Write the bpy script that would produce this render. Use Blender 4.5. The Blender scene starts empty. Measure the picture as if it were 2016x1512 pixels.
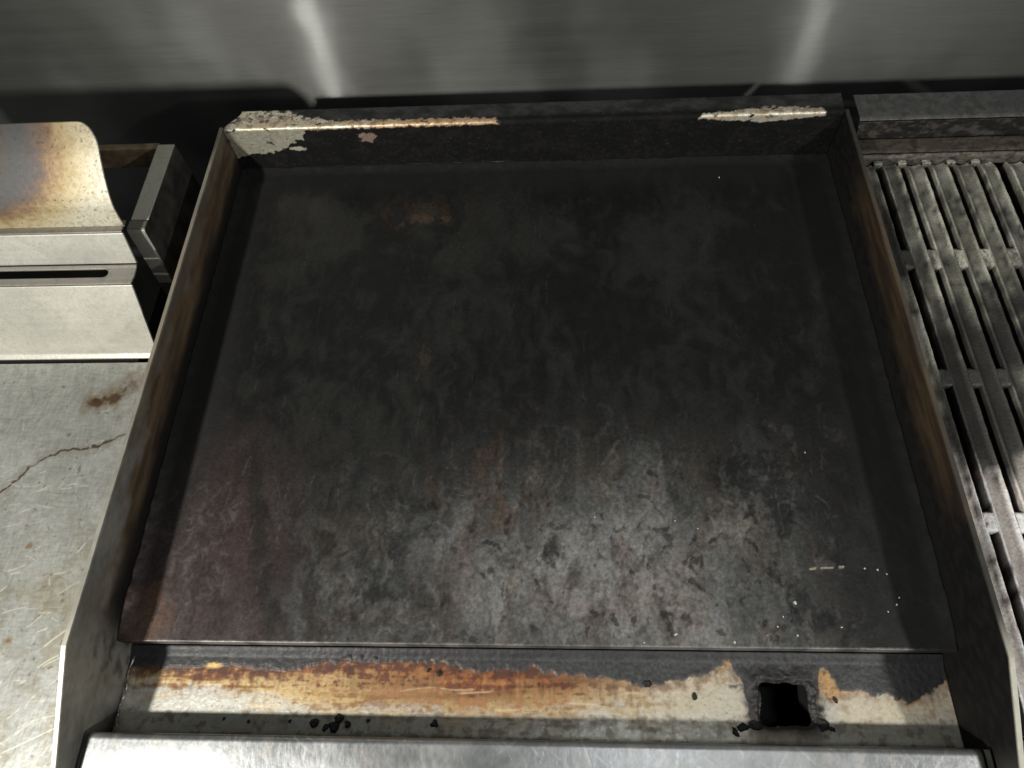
import bpy, math, random
import numpy as np
from mathutils import Matrix, Vector

# ------------------------------------------------------------------ camera, world, lamps, exposure
S = bpy.context.scene
C = S.collection
cam = bpy.data.cameras.new('camera')
cam.lens = 1372.3 / 2016 * 36.0
cam.sensor_width = 36.0
cam.clip_start = 0.01
cam.clip_end = 50
camo = bpy.data.objects.new('camera', cam)
C.objects.link(camo)
PITCH, YAW, ROLL = 1.0753, 0.1149, -0.1100
fwd = Vector((0, math.cos(PITCH), -math.sin(PITCH)))
upv = Vector((0, math.sin(PITCH), math.cos(PITCH)))
rgt = Vector((1, 0, 0))
RZ = Matrix.Rotation(YAW, 3, 'Z')
fwd, upv, rgt = RZ @ fwd, RZ @ upv, RZ @ rgt
r2 = rgt * math.cos(ROLL) + upv * math.sin(ROLL)
u2 = upv * math.cos(ROLL) - rgt * math.sin(ROLL)
M = Matrix((r2, u2, -fwd)).transposed().to_4x4()
M.translation = Vector((0.0208, -0.0716, 0.5343))
camo.matrix_world = M
S.camera = camo

W = bpy.data.worlds.new('World')
S.world = W
W.use_nodes = True
W.node_tree.nodes['Background'].inputs[0].default_value = (0.93, 1.0, 0.97, 1)
W.node_tree.nodes['Background'].inputs[1].default_value = 0.085

def lamp(name, loc, power, radius, col):
    l = bpy.data.lights.new(name, 'POINT')
    l.energy = power
    l.shadow_soft_size = radius
    l.color = col
    o = bpy.data.objects.new(name, l)
    o.location = loc
    C.objects.link(o)
lamp('kitchen_lamp', (-0.555, -0.33, 0.62), 36.0, 0.022, (1.0, 0.97, 0.90))
lamp('kitchen_lamp', (0.67, -0.33, 0.62), 16.0, 0.022, (1.0, 0.98, 0.94))
lamp('kitchen_lamp', (0.22, -0.12, 1.02), 4.0, 0.06, (0.95, 0.98, 1.0))

S.view_settings.view_transform = 'Standard'
S.view_settings.look = 'None'
S.view_settings.exposure = 0.0
S.view_settings.gamma = 1.0
S.view_settings.use_curve_mapping = False
S.cycles.max_bounces = 6
S.cycles.use_denoising = True

# ------------------------------------------------------------------ numeric noise helpers
TABLES = {}
def vnoise(x, y, seed):
    """gradient noise, remapped to about 0..1 around .5"""
    if seed not in TABLES:
        g = np.random.default_rng(seed).random((256, 256)) * 2 * math.pi
        TABLES[seed] = (np.cos(g).astype(np.float32), np.sin(g).astype(np.float32))
    gc, gs = TABLES[seed]
    xi = np.floor(x).astype(int); yi = np.floor(y).astype(int)
    fx = x - xi; fy = y - yi
    x0, x1, y0, y1 = xi & 255, (xi + 1) & 255, yi & 255, (yi + 1) & 255
    a = gc[x0, y0] * fx + gs[x0, y0] * fy
    b = gc[x1, y0] * (fx - 1) + gs[x1, y0] * fy
    c = gc[x0, y1] * fx + gs[x0, y1] * (fy - 1)
    d = gc[x1, y1] * (fx - 1) + gs[x1, y1] * (fy - 1)
    u = fx * fx * fx * (fx * (fx * 6 - 15) + 10); v = fy * fy * fy * (fy * (fy * 6 - 15) + 10)
    return .5 + .82 * ((a * (1 - u) + b * u) * (1 - v) + (c * (1 - u) + d * u) * v)

def fbm(x, y, seed, octaves=4, gain=0.5):
    s = 0; a = 1; n = 0
    cr, sr = math.cos(.65), math.sin(.65)
    for k in range(octaves):
        s = s + a * vnoise(x + 17.3 * k, y + 9.1 * k, seed + k)
        x, y = 2 * (cr * x - sr * y), 2 * (sr * x + cr * y)
        n += a * a; a *= gain
    return .5 + (s - .5 * (1 - gain ** octaves) / (1 - gain)) / math.sqrt(n) * .82

def ss(a, b, x):
    t = np.clip((x - a) / (b - a), 0, 1)
    return t * t * (3 - 2 * t)

def mix(a, b, t):
    t = np.asarray(t)
    a = np.asarray(a, np.float32); b = np.asarray(b, np.float32)
    return a * (1 - t[..., None]) + b * t[..., None]

def sd_seg(x, y, pts):
    """distance from each point to a polyline"""
    d = np.full(np.shape(x), 1e9)
    for (ax, ay), (bx, by) in zip(pts[:-1], pts[1:]):
        vx, vy = bx - ax, by - ay
        t = np.clip(((x - ax) * vx + (y - ay) * vy) / (vx * vx + vy * vy + 1e-12), 0, 1)
        d = np.minimum(d, np.hypot(x - ax - t * vx, y - ay - t * vy))
    return d

def blob(x, y, cx, cy, rx, ry, wob=0):
    return np.hypot((x - cx) / rx, (y - cy) / ry) + wob

def scratches(x, y, seed, n, box, length, width, ang, spread):
    """thin random straight scratches, 0..1"""
    rng = random.Random(seed)
    m = np.zeros(np.shape(x), np.float32)
    for k in range(n):
        cx = rng.uniform(box[0], box[1]); cy = rng.uniform(box[2], box[3])
        a = ang + rng.gauss(0, spread); l = length * rng.uniform(.3, 1.2)
        ux, uy = math.cos(a), math.sin(a)
        bend = rng.uniform(-.12, .12) / max(l, 1e-6)
        s = (x - cx) * ux + (y - cy) * uy
        t = -(x - cx) * uy + (y - cy) * ux + bend * s * s
        w = width * rng.uniform(.6, 1.4)
        g = np.exp(-(t / w) ** 2) * ss(l, l * .6, np.abs(s)) * rng.uniform(.3, 1)
        m = np.maximum(m, g)
    return m

# ------------------------------------------------------------------ materials
def nodes(name):
    m = bpy.data.materials.new(name)
    m.use_nodes = True
    nt = m.node_tree
    return m, nt, nt.nodes['Principled BSDF'], nt.nodes.new, nt.links.new

def mat_attr(name, noise=900, contrast=.25, bump=.15, bscale=500, stretch=(1, 1, 1), aniso=0.0, spec=.5, bdist=.0006):
    """wear-mapped surface: colour, roughness and metalness come from per-vertex wear maps; grain and relief from noise"""
    m, nt, b, N, Lk = nodes(name)
    ac = N('ShaderNodeAttribute'); ac.attribute_name = 'wear_colour'
    ar = N('ShaderNodeAttribute'); ar.attribute_name = 'wear_rough'
    am = N('ShaderNodeAttribute'); am.attribute_name = 'wear_metal'
    tc = N('ShaderNodeTexCoord')
    mp = N('ShaderNodeMapping'); mp.inputs['Scale'].default_value = stretch
    Lk(tc.outputs['Object'], mp.inputs['Vector'])
    nz = N('ShaderNodeTexNoise'); nz.inputs['Scale'].default_value = noise; nz.inputs['Detail'].default_value = 3
    Lk(mp.outputs[0], nz.inputs['Vector'])
    mr = N('ShaderNodeMapRange'); mr.inputs['From Min'].default_value = .25; mr.inputs['From Max'].default_value = .75
    mr.inputs['To Min'].default_value = 1 - contrast; mr.inputs['To Max'].default_value = 1 + contrast
    Lk(nz.outputs[0], mr.inputs['Value'])
    mx = N('ShaderNodeVectorMath'); mx.operation = 'SCALE'
    Lk(ac.outputs['Color'], mx.inputs[0]); Lk(mr.outputs[0], mx.inputs['Scale'])
    Lk(mx.outputs[0], b.inputs['Base Color'])
    n2 = N('ShaderNodeTexNoise'); n2.inputs['Scale'].default_value = bscale; n2.inputs['Detail'].default_value = 5
    Lk(mp.outputs[0], n2.inputs['Vector'])
    ma = N('ShaderNodeMath'); ma.operation = 'MULTIPLY_ADD'; ma.inputs[1].default_value = .16; 
    Lk(n2.outputs[0], ma.inputs[0])
    sb = N('ShaderNodeMath'); sb.operation = 'SUBTRACT'; sb.inputs[1].default_value = .08
    Lk(ar.outputs['Fac'], sb.inputs[0]); Lk(sb.outputs[0], ma.inputs[2])
    Lk(ma.outputs[0], b.inputs['Roughness'])
    Lk(am.outputs['Fac'], b.inputs['Metallic'])
    bp = N('ShaderNodeBump'); bp.inputs['Strength'].default_value = bump; bp.inputs['Distance'].default_value = bdist
    Lk(n2.outputs[0], bp.inputs['Height']); Lk(bp.outputs[0], b.inputs['Normal'])
    b.inputs['Specular IOR Level'].default_value = spec
    if aniso:
        b.inputs['Anisotropic'].default_value = aniso
        b.inputs['Anisotropic Rotation'].default_value = .25
        tg = N('ShaderNodeTangent'); tg.direction_type = 'UV_MAP'; tg.uv_map = 'UVMap'
        Lk(tg.outputs[0], b.inputs['Tangent'])
    return m

def mat_plain(name, col, rough=.5, metal=0.0, noise=300, contrast=.3, bump=.1, col2=None):
    m, nt, b, N, Lk = nodes(name)
    tc = N('ShaderNodeTexCoord')
    nz = N('ShaderNodeTexNoise'); nz.inputs['Scale'].default_value = noise; nz.inputs['Detail'].default_value = 5
    Lk(tc.outputs['Object'], nz.inputs['Vector'])
    rp = N('ShaderNodeValToRGB')
    c2 = col2 or tuple(c * (1 - contrast) for c in col)
    rp.color_ramp.elements[0].position = .35; rp.color_ramp.elements[0].color = (*c2, 1)
    rp.color_ramp.elements[1].position = .65; rp.color_ramp.elements[1].color = (*col, 1)
    Lk(nz.outputs[0], rp.inputs[0]); Lk(rp.outputs[0], b.inputs['Base Color'])
    b.inputs['Roughness'].default_value = rough; b.inputs['Metallic'].default_value = metal
    bp = N('ShaderNodeBump'); bp.inputs['Strength'].default_value = bump; bp.inputs['Distance'].default_value = .0006
    Lk(nz.outputs[0], bp.inputs['Height']); Lk(bp.outputs[0], b.inputs['Normal'])
    return m

M_plate = mat_attr('seasoned_griddle_iron', noise=420, contrast=.32, bump=.2, bscale=300, spec=.42)
M_trough = mat_attr('burnt_trough_steel', noise=420, contrast=.12, bump=.25, bscale=350)
M_wall = mat_attr('tarnished_side_steel', noise=400, contrast=.12, bump=.2, bscale=250, stretch=(1, .35, 1), spec=.25)
M_splash = mat_attr('charred_splash_steel', noise=400, contrast=.18, bump=.5, bscale=260, spec=.2)
M_ledge = mat_attr('scratched_ledge_steel', noise=600, contrast=.10, bump=.25, bscale=260, stretch=(1, .5, 1))
M_cook = mat_attr('dull_cooker_steel', noise=500, contrast=.10, bump=.2, bscale=220)
def mat_brushed(name):
    """brushed steel: a soft lobe plus fine horizontal grooves that tilt the normal up and down only"""
    m = mat_attr(name, noise=300, contrast=.10, bump=.05, bscale=26, stretch=(.08, 1, 3), aniso=.7, bdist=.0012)
    nt = m.node_tree; N, Lk = nt.nodes.new, nt.links.new
    b = nt.nodes['Principled BSDF']
    geo = N('ShaderNodeNewGeometry')
    w1 = N('ShaderNodeTexWhiteNoise'); Lk(geo.outputs['Position'], w1.inputs['Vector'])
    sep = N('ShaderNodeSeparateColor'); Lk(w1.outputs['Color'], sep.inputs[0])
    ad = N('ShaderNodeMath'); ad.operation = 'ADD'; Lk(sep.outputs[0], ad.inputs[0]); Lk(sep.outputs[1], ad.inputs[1])
    sb = N('ShaderNodeMath'); sb.operation = 'SUBTRACT'; Lk(ad.outputs[0], sb.inputs[0]); sb.inputs[1].default_value = 1.0
    ml = N('ShaderNodeMath'); ml.operation = 'MULTIPLY'; Lk(sb.outputs[0], ml.inputs[0]); ml.inputs[1].default_value = .95
    # the sheet is slightly wavy, so the grooves run a little off level
    tc = N('ShaderNodeTexCoord'); nz = N('ShaderNodeTexNoise'); nz.inputs['Scale'].default_value = 45; nz.inputs['Detail'].default_value = 6
    Lk(tc.outputs['Object'], nz.inputs['Vector'])
    s2 = N('ShaderNodeMath'); s2.operation = 'SUBTRACT'; Lk(nz.outputs[0], s2.inputs[0]); s2.inputs[1].default_value = .5
    m2 = N('ShaderNodeMath'); m2.operation = 'MULTIPLY'; Lk(s2.outputs[0], m2.inputs[0]); m2.inputs[1].default_value = .022
    cb_ = N('ShaderNodeCombineXYZ'); Lk(m2.outputs[0], cb_.inputs[0]); Lk(ml.outputs[0], cb_.inputs[2])
    av = N('ShaderNodeVectorMath'); av.operation = 'ADD'; Lk(geo.outputs['Normal'], av.inputs[0]); Lk(cb_.outputs[0], av.inputs[1])
    nv = N('ShaderNodeVectorMath'); nv.operation = 'NORMALIZE'; Lk(av.outputs[0], nv.inputs[0])
    g = N('ShaderNodeBsdfAnisotropic'); g.inputs['Roughness'].default_value = .105
    g.inputs['Color'].default_value = (.42, .43, .42, 1)
    Lk(nv.outputs[0], g.inputs['Normal'])
    mx = N('ShaderNodeMixShader'); mx.inputs[0].default_value = .08
    Lk(b.outputs[0], mx.inputs[1]); Lk(g.outputs[0], mx.inputs[2])
    Lk(mx.outputs[0], nt.nodes['Material Output'].inputs['Surface'])
    return m
M_back = mat_brushed('brushed_wall_steel')
M_grate = mat_attr('ashy_cast_iron', noise=500, contrast=.30, bump=.5, bscale=420, bdist=.001)
M_dark = mat_plain('dark_inner_steel', (.010, .010, .010), .7, .1)  # near-black colour for the bodies behind gaps and openings
M_side = mat_plain('grimy_outer_steel', (.075, .073, .067), .55, .4, noise=60, col2=(.03, .028, .025))
M_char = mat_plain('burnt_crumb', (.010, .008, .008), .6, 0, bump=.5, noise=500)
M_crumb = mat_plain('pale_crumb', (.62, .60, .52), .6, 0)
M_weld = mat_plain('weld_steel', (.45, .44, .40), .4, .7, noise=400, col2=(.08, .07, .06))
M_counter = mat_plain('counter_steel', (.03, .03, .03), .6, .3, noise=20)

# ------------------------------------------------------------------ mesh helpers
def link(o, parent=None):
    C.objects.link(o)
    if parent: o.parent = parent
    return o

def mesh_obj(name, verts, faces, mat, parent=None, smooth=False):
    me = bpy.data.meshes.new(name)
    me.from_pydata([tuple(map(float, v)) for v in verts], [], faces)
    me.materials.append(mat)
    if smooth: me.polygons.foreach_set('use_smooth', [True] * len(me.polygons))
    me.update()
    return link(bpy.data.objects.new(name, me), parent)

def set_wear(me, col, rough, metal):
    n = len(me.vertices)
    a = me.attributes.new('wear_colour', 'FLOAT_COLOR', 'POINT')
    buf = np.ones((n, 4), np.float32); buf[:, :3] = np.clip(col, 0, 1)
    a.data.foreach_set('color', buf.ravel())
    for nm, v in (('wear_rough', rough), ('wear_metal', metal)):
        a = me.attributes.new(nm, 'FLOAT', 'POINT')
        a.data.foreach_set('value', np.broadcast_to(np.asarray(v, np.float32), (n,)).copy())

def sheet(name, P, thick, mat, wear, parent=None, keep=None, uv=False):
    """solid sheet: P[nu,nv,3] is the seen face, thick the offset vector of the hidden face; wear(P)->(colour, rough, metal)"""
    nu, nv = P.shape[:2]
    F = P.reshape(-1, 3)
    idx = np.arange(nu * nv).reshape(nu, nv)
    q = np.stack([idx[:-1, :-1], idx[1:, :-1], idx[1:, 1:], idx[:-1, 1:]], -1)
    if keep is not None: q = q[keep]
    q = q.reshape(-1, 4)
    # orient the faces away from the thickness
    a, b, d = F[q[0, 0]], F[q[0, 1]], F[q[0, 3]]
    if np.dot(np.cross(b - a, d - a), thick) > 0: q = q[:, ::-1]
    n = len(F)
    B = F + np.asarray(thick)
    # border edges
    e = np.concatenate([q[:, [0, 1]], q[:, [1, 2]], q[:, [2, 3]], q[:, [3, 0]]])
    key = np.sort(e, 1); k = key[:, 0] * n + key[:, 1]
    u, inv, cnt = np.unique(k, return_inverse=True, return_counts=True)
    bo = e[cnt[inv] == 1]
    side = np.stack([bo[:, 1], bo[:, 0], bo[:, 0] + n, bo[:, 1] + n], 1)
    faces = np.concatenate([q, q[:, ::-1] + n, side])
    V = np.concatenate([F, B]).astype(np.float32)
    me = bpy.data.meshes.new(name)
    me.vertices.add(len(V)); me.vertices.foreach_set('co', V.ravel())
    me.loops.add(faces.size); me.loops.foreach_set('vertex_index', faces.ravel().astype(np.int32))
    me.polygons.add(len(faces)); me.polygons.foreach_set('loop_start', np.arange(0, faces.size, 4, dtype=np.int32))
    me.update(calc_edges=True); me.validate()
    me.materials.append(mat)
    sm = np.zeros(len(me.polygons), bool); sm[:len(q)] = True
    me.polygons.foreach_set('use_smooth', sm)
    col, ro, mt = wear(P)
    fl = lambda a: np.tile(np.broadcast_to(a, (nu, nv)).reshape(-1), 2)
    c = np.broadcast_to(col, (nu, nv, 3)).reshape(-1, 3)
    set_wear(me, np.concatenate([c, c]), fl(ro), fl(mt))
    if uv:
        ul = me.uv_layers.new(name='UVMap')
        co = V[faces.ravel()]
        ul.data.foreach_set('uv', np.stack([co[:, 0], co[:, 1] + co[:, 2]], 1).ravel())
    return link(bpy.data.objects.new(name, me), parent)

def box(name, lo, hi, mat, parent=None, bev=0.0):
    x0, y0, z0 = lo; x1, y1, z1 = hi
    v = [(x0, y0, z0), (x1, y0, z0), (x1, y1, z0), (x0, y1, z0), (x0, y0, z1), (x1, y0, z1), (x1, y1, z1), (x0, y1, z1)]
    f = [(0, 3, 2, 1), (4, 5, 6, 7), (0, 1, 5, 4), (1, 2, 6, 5), (2, 3, 7, 6), (3, 0, 4, 7)]
    o = mesh_obj(name, v, f, mat, parent)
    if bev:
        md = o.modifiers.new('bevel', 'BEVEL'); md.width = bev; md.segments = 2
    return o

def thing(name, label, cat, loc=(0, 0, 0), group=None):
    o = bpy.data.objects.new(name, None)
    o.empty_display_size = .05
    link(o); tag(o, label, cat, group)
    return o

def tag(o, label, cat=None, group=None):
    o['label'] = label
    if cat: o['category'] = cat
    if group: o['group'] = group
    return o

def gridxy(x0, x1, y0, y1, nx, ny):
    return np.meshgrid(np.linspace(x0, x1, nx), np.linspace(y0, y1, ny), indexing='ij')

STEEL = np.array([.50, .50, .46])
CARBON = np.array([.018, .018, .019])

# ------------------------------------------------------------------ setting: back wall and the counter underneath
def wear_back(P):
    x, z = P[..., 0], P[..., 2]
    n = fbm(x * 7 + 3, z * 5, 11, 3); s = fbm(x * 5.5 + 1.7, z * 2.5 + 7, 12, 3)
    fine = fbm(x * 20, z * 300, 13, 3)
    col = mix((.215, .222, .208), (.265, .272, .258), ss(.3, .7, n))
    g = ss(.42, .66, s)
    col = mix(col, (.125, .125, .115), g * .7)
    col = col * (.97 + .06 * fine)[..., None]
    ro = .50 + .10 * ss(.35, .7, n) + .06 * g
    return col, ro, .93 - .12 * g
X, Z = gridxy(-1.3, 1.3, -.45, .75, 521, 241)
back = sheet('back_wall', np.stack([X, np.full_like(X, .61), Z], -1), (0, .03, 0), M_back, wear_back, uv=True)
back['kind'] = 'structure'; back['label'] = 'brushed stainless steel wall panel behind the appliances'
ctr = box('counter', (-1.3, -.5, -.26), (1.3, .605, -.22), M_counter)
ctr['kind'] = 'structure'

# ------------------------------------------------------------------ griddle
D = .477; HW = .056; X0 = .305; T = -.025
gr = thing('griddle', 'wide flat black griddle with burnt steel surround and open grease trough', 'griddle')

# --- plate
def cove(x, y):
    """baked-on crust filling the corner along the back and the two sides"""
    d = np.minimum(np.minimum(x + X0, X0 - x), D - y) + .004 * (fbm(x * 70, y * 70, 23, 3) - .5)
    t = np.clip(1 - d / .011, 0, 1)
    return .0050 * t * t * ss(-.002, .02, y)
def plate_h(x, y):
    return cove(x, y) + .00025 * (fbm(x * 60, y * 45, 21, 4) - .5) + .0003 * (fbm(x * 14, y * 9, 22, 3) - .5)

def wear_shade_plate(P):
    x, y = P[..., 0], P[..., 1]
    wx = x + .02 * (fbm(x * 22, y * 22, 37, 3) - .5); wy = y + .02 * (fbm(x * 22 + 9, y * 22, 38, 3) - .5)
    big = fbm(wx * 11 + 2, wy * 9, 31, 5, .55)
    drag = .62 * fbm(wx * 48, wy * 7, 32, 4) + .38 * fbm(x * 130, y * 8, 30, 3)   # scraper drag marks run front to back
    mott = fbm(wx * 62 + 5, wy * 40, 33, 5, .68)
    fine = fbm(x * 230, y * 190, 34, 3)
    grit = fbm(x * 600, y * 600, 35, 2)
    bare = ss(.38, .66, .46 * big + .34 * mott + .20 * drag)
    col = mix((.0050, .0050, .0050), (.0125, .0123, .0113), bare)
    # paler scraped front: sheen, and soft phone shadow behind it, put into the colour
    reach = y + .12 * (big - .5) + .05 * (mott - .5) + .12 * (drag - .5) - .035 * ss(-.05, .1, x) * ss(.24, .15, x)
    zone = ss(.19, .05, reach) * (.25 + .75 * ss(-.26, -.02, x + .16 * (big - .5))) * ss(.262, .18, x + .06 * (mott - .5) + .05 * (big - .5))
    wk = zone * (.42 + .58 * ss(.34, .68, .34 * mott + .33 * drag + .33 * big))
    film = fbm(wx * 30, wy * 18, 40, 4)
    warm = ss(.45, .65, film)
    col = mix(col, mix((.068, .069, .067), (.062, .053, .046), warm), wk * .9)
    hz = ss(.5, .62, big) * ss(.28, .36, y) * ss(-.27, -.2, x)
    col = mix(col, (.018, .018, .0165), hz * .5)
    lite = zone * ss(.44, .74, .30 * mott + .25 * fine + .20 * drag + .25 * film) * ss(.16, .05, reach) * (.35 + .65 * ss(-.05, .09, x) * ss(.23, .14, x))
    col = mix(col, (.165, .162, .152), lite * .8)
    bp = ss(1.15, .25, blob(x, y, .085 + .05 * (film - .5), .052, .125, .085, 1.1 * (big - .5) + 1.0 * (mott - .5) + .9 * (drag - .5) + .5 * (fine - .5)))
    bp = bp * (.45 + .55 * ss(.34, .62, .4 * mott + .3 * fine + .3 * drag))
    col = mix(col, mix((.235, .233, .224), (.215, .192, .175), warm), bp * .82)  # front sheen of the plate painted as a pale patch
    # oily reddish-brown film in the front left
    rd = ss(-.15, -.225, x + .05 * (mott - .5)) * ss(.20, .06, y + .10 * (big - .5))
    col = mix(col, (.047, .031, .030), rd * (.5 + .4 * fine))
    edge = ss(1.0, .5, blob(x, y, -.287, .014, .026, .034, 1.1 * (mott - .5)))
    col = mix(col, (.10, .060, .042), edge * .7)
    # pale scum lines along the left
    web = np.abs(fbm(wx * 55, wy * 42, 36, 4) - .5)
    wl = ss(.075, .006, web) * ss(.032, .010, np.abs(x + .262 + .04 * (big - .5))) * ss(.15, .09, y) * ss(.30, .6, mott)
    col = mix(col, (.10, .090, .084), wl * .38)
    # brown baked-on patches
    for cx, cy, rx, ry, k in ((-.104, .403, .016, .008, .8), (-.106, .415, .040, .018, .35), (-.094, .237, .006, .014, .6), (-.030, .137, .009, .026, .45), (-.013, .101, .009, .018, .6), (-.03, .12, .03, .05, .25), (-.10, .02, .05, .016, .3), (.05, .05, .035, .018, .25), (-.077, .118, .008, .022, .35), (.0, .02, .03, .01, .2)):
        mk = ss(1.15, .25, blob(x + .02 * (film - .5), y, cx, cy, rx, ry, 3.4 * (mott - .5) + 1.6 * (drag - .5) + 1.2 * (fine - .5))) * (.45 + .55 * ss(.35, .6, fine))
        col = mix(col, (.085, .052, .034), mk * k * .8)
    # oily dark run on the left
    run = sd_seg(x + .016 * (mott - .5), y, [(-.226, .16), (-.222, .125), (-.212, .085), (-.207, .06), (-.196, .035), (-.188, .012)])
    rn = ss(.012, .003, run + .006 * (fine - .5) + .008 * (mott - .5))
    col = mix(col, (.014, .012, .011), rn * .8)
    # black soot spots; broad right-hand ones paint a soft arm and phone shadow
    for cx, cy, rx, ry in ((.187, .341, .012, .007), (-.077, .104, .007, .004), (.019, .073, .006, .012), (-.112, .036, .026, .010), (.236, .062, .008, .007), (.193, .036, .004, .018), (.205, .028, .016, .02), (.186, .014, .006, .006), (.27, .04, .024, .04), (.245, .02, .026, .024), (.19, .12, .035, .04)):
        mk = ss(1.05, .3, blob(x, y, cx, cy, rx, ry, 1.8 * (mott - .5) + 1.0 * (fine - .5)))
        col = mix(col, (.009, .009, .0095), mk * .7)
    chip = ss(.69, .74, fbm(wx * 95, wy * 75, 56, 4, .55)) * (.15 + .75 * zone)
    col = mix(col, (.008, .008, .0085), chip * .75)
    peel = ss(.66, .72, fbm(wx * 80 + 3, wy * 60, 57, 4, .6)) * zone * ss(-.2, -.12, x)
    col = mix(col, (.17, .158, .145), peel * .28)
    tex = fbm(x * 240, y * 200, 58, 3, .6)
    amp = .35 + .65 * zone
    col = col * (1 + amp * (-.38 + .76 * ss(.22, .78, .5 * tex + .5 * mott)))[..., None]
    # rings from cooked pieces
    for cx, cy, r in ((.018, .165, .014), (-.136, .025, .010), (-.12, .12, .035), (.04, .09, .018), (-.2, .03, .012), (.035, .06, .022)):
        d = np.abs(np.hypot(x - cx, (y - cy) * 1.1) - r + .016 * (mott - .5))
        col = mix(col, (.085, .082, .076), ss(.0035, .0006, d) * .12 * ss(.4, .62, mott))
    sc = scratches(x, y, 5, 110, (-.25, .25, .0, .15), .014, .00045, math.pi / 2, .10) * .6
    sc = np.maximum(sc, .5 * scratches(x, y, 7, 70, (-.25, .27, .1, .45), .02, .0005, math.pi / 2, .08) * .5)
    sc = np.maximum(sc, scratches(x, y, 6, 30, (-.1, .24, .02, .12), .009, .0005, 2.2, .8))
    sc = np.maximum(sc, .9 * ss(.0009, .0003, sd_seg(x, y, [(.122, .085), (.133, .07), (.150, .041)])))
    col = mix(col, (.16, .16, .155), sc * .38 * ss(.3, .6, fine))
    gl = ss(.0009, .0003, sd_seg(x, y, [(.213, .0565), (.238, .058)])) * ss(.40, .55, fine)
    col = mix(col, (.36, .33, .24), gl)
    gp = ss(.74, .80, grit) * zone
    col = mix(col, (.14, .14, .13), gp * .15)
    # burnished front lip
    lip = ss(.0014, .0004, y + .0008 * (fine - .5))
    col = mix(col, (.22, .21, .20), lip * (.25 + .75 * ss(.35, .6, fbm(x * 25, y * 5, 39, 4))) * ss(-.30, -.28, x))
    # thicker carbon towards the surround
    m = np.minimum(np.minimum(x + X0, X0 - x), D - y) + .03 * (mott - .5) + .03 * (big - .5)
    crust = ss(.055, .004, m) * (1 - .8 * edge) * (1 - .7 * rd)
    col = mix(col, (.0045, .0045, .0045), crust * .92)
    ro = np.clip(.47 + .16 * (mott - .5) + .14 * (drag - .5) - .05 * wk + .42 * crust - .05 * rd, .25, .92)
    return col, ro, .12 + .15 * wk
X, Y = gridxy(-X0 + .0005, X0 - .0005, 0.0, D - .0005, 640, 500)
plate = sheet('griddle_plate', np.stack([X, Y, plate_h(X, Y)], -1), (0, 0, -.012), M_plate, wear_shade_plate, gr)
tag(plate, 'matt black cooking plate with grey scraped marks near its front edge')

# --- grease trough with its drain opening
CR = [(-.306, -.016), (-.282, -.015), (-.238, -.014), (-.182, -.016), (-.137, -.009), (-.063, -.009), (-.039, -.014), (.006, -.012), (.025, -.017), (.059, -.019), (.088, -.0235), (.111, -.020), (.133, -.016), (.151, -.006), (.157, -.017), (.161, -.045), (.206, -.045), (.2155, -.010), (.221, -.013), (.228, -.025), (.244, -.0255), (.263, -.029), (.274, -.034), (.290, -.026), (.306, -.018)]
cx_, cy_ = zip(*CR)
def crust_depth(x, y):
    """>0 inside the black crust"""
    w = .0035 * (fbm(x * 110, y * 110, 41, 4) - .5) * 2
    return (y - np.interp(x + .003 * (fbm(x * 60, y * 90, 42, 3) - .5), cx_, cy_)) + w
def in_hole(x, y):
    w = .0030 * (fbm(x * 60, y * 60, 43, 2) - .5) * 2
    ax = np.maximum(np.abs(x - .187) - .0135, 0); ay = np.maximum(np.abs(y + .0345) - .0105, 0)
    return np.hypot(ax, ay) - .003 + np.minimum(np.maximum(np.abs(x - .187) - .0135, np.abs(y + .0345) - .0105), 0) + w
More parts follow.
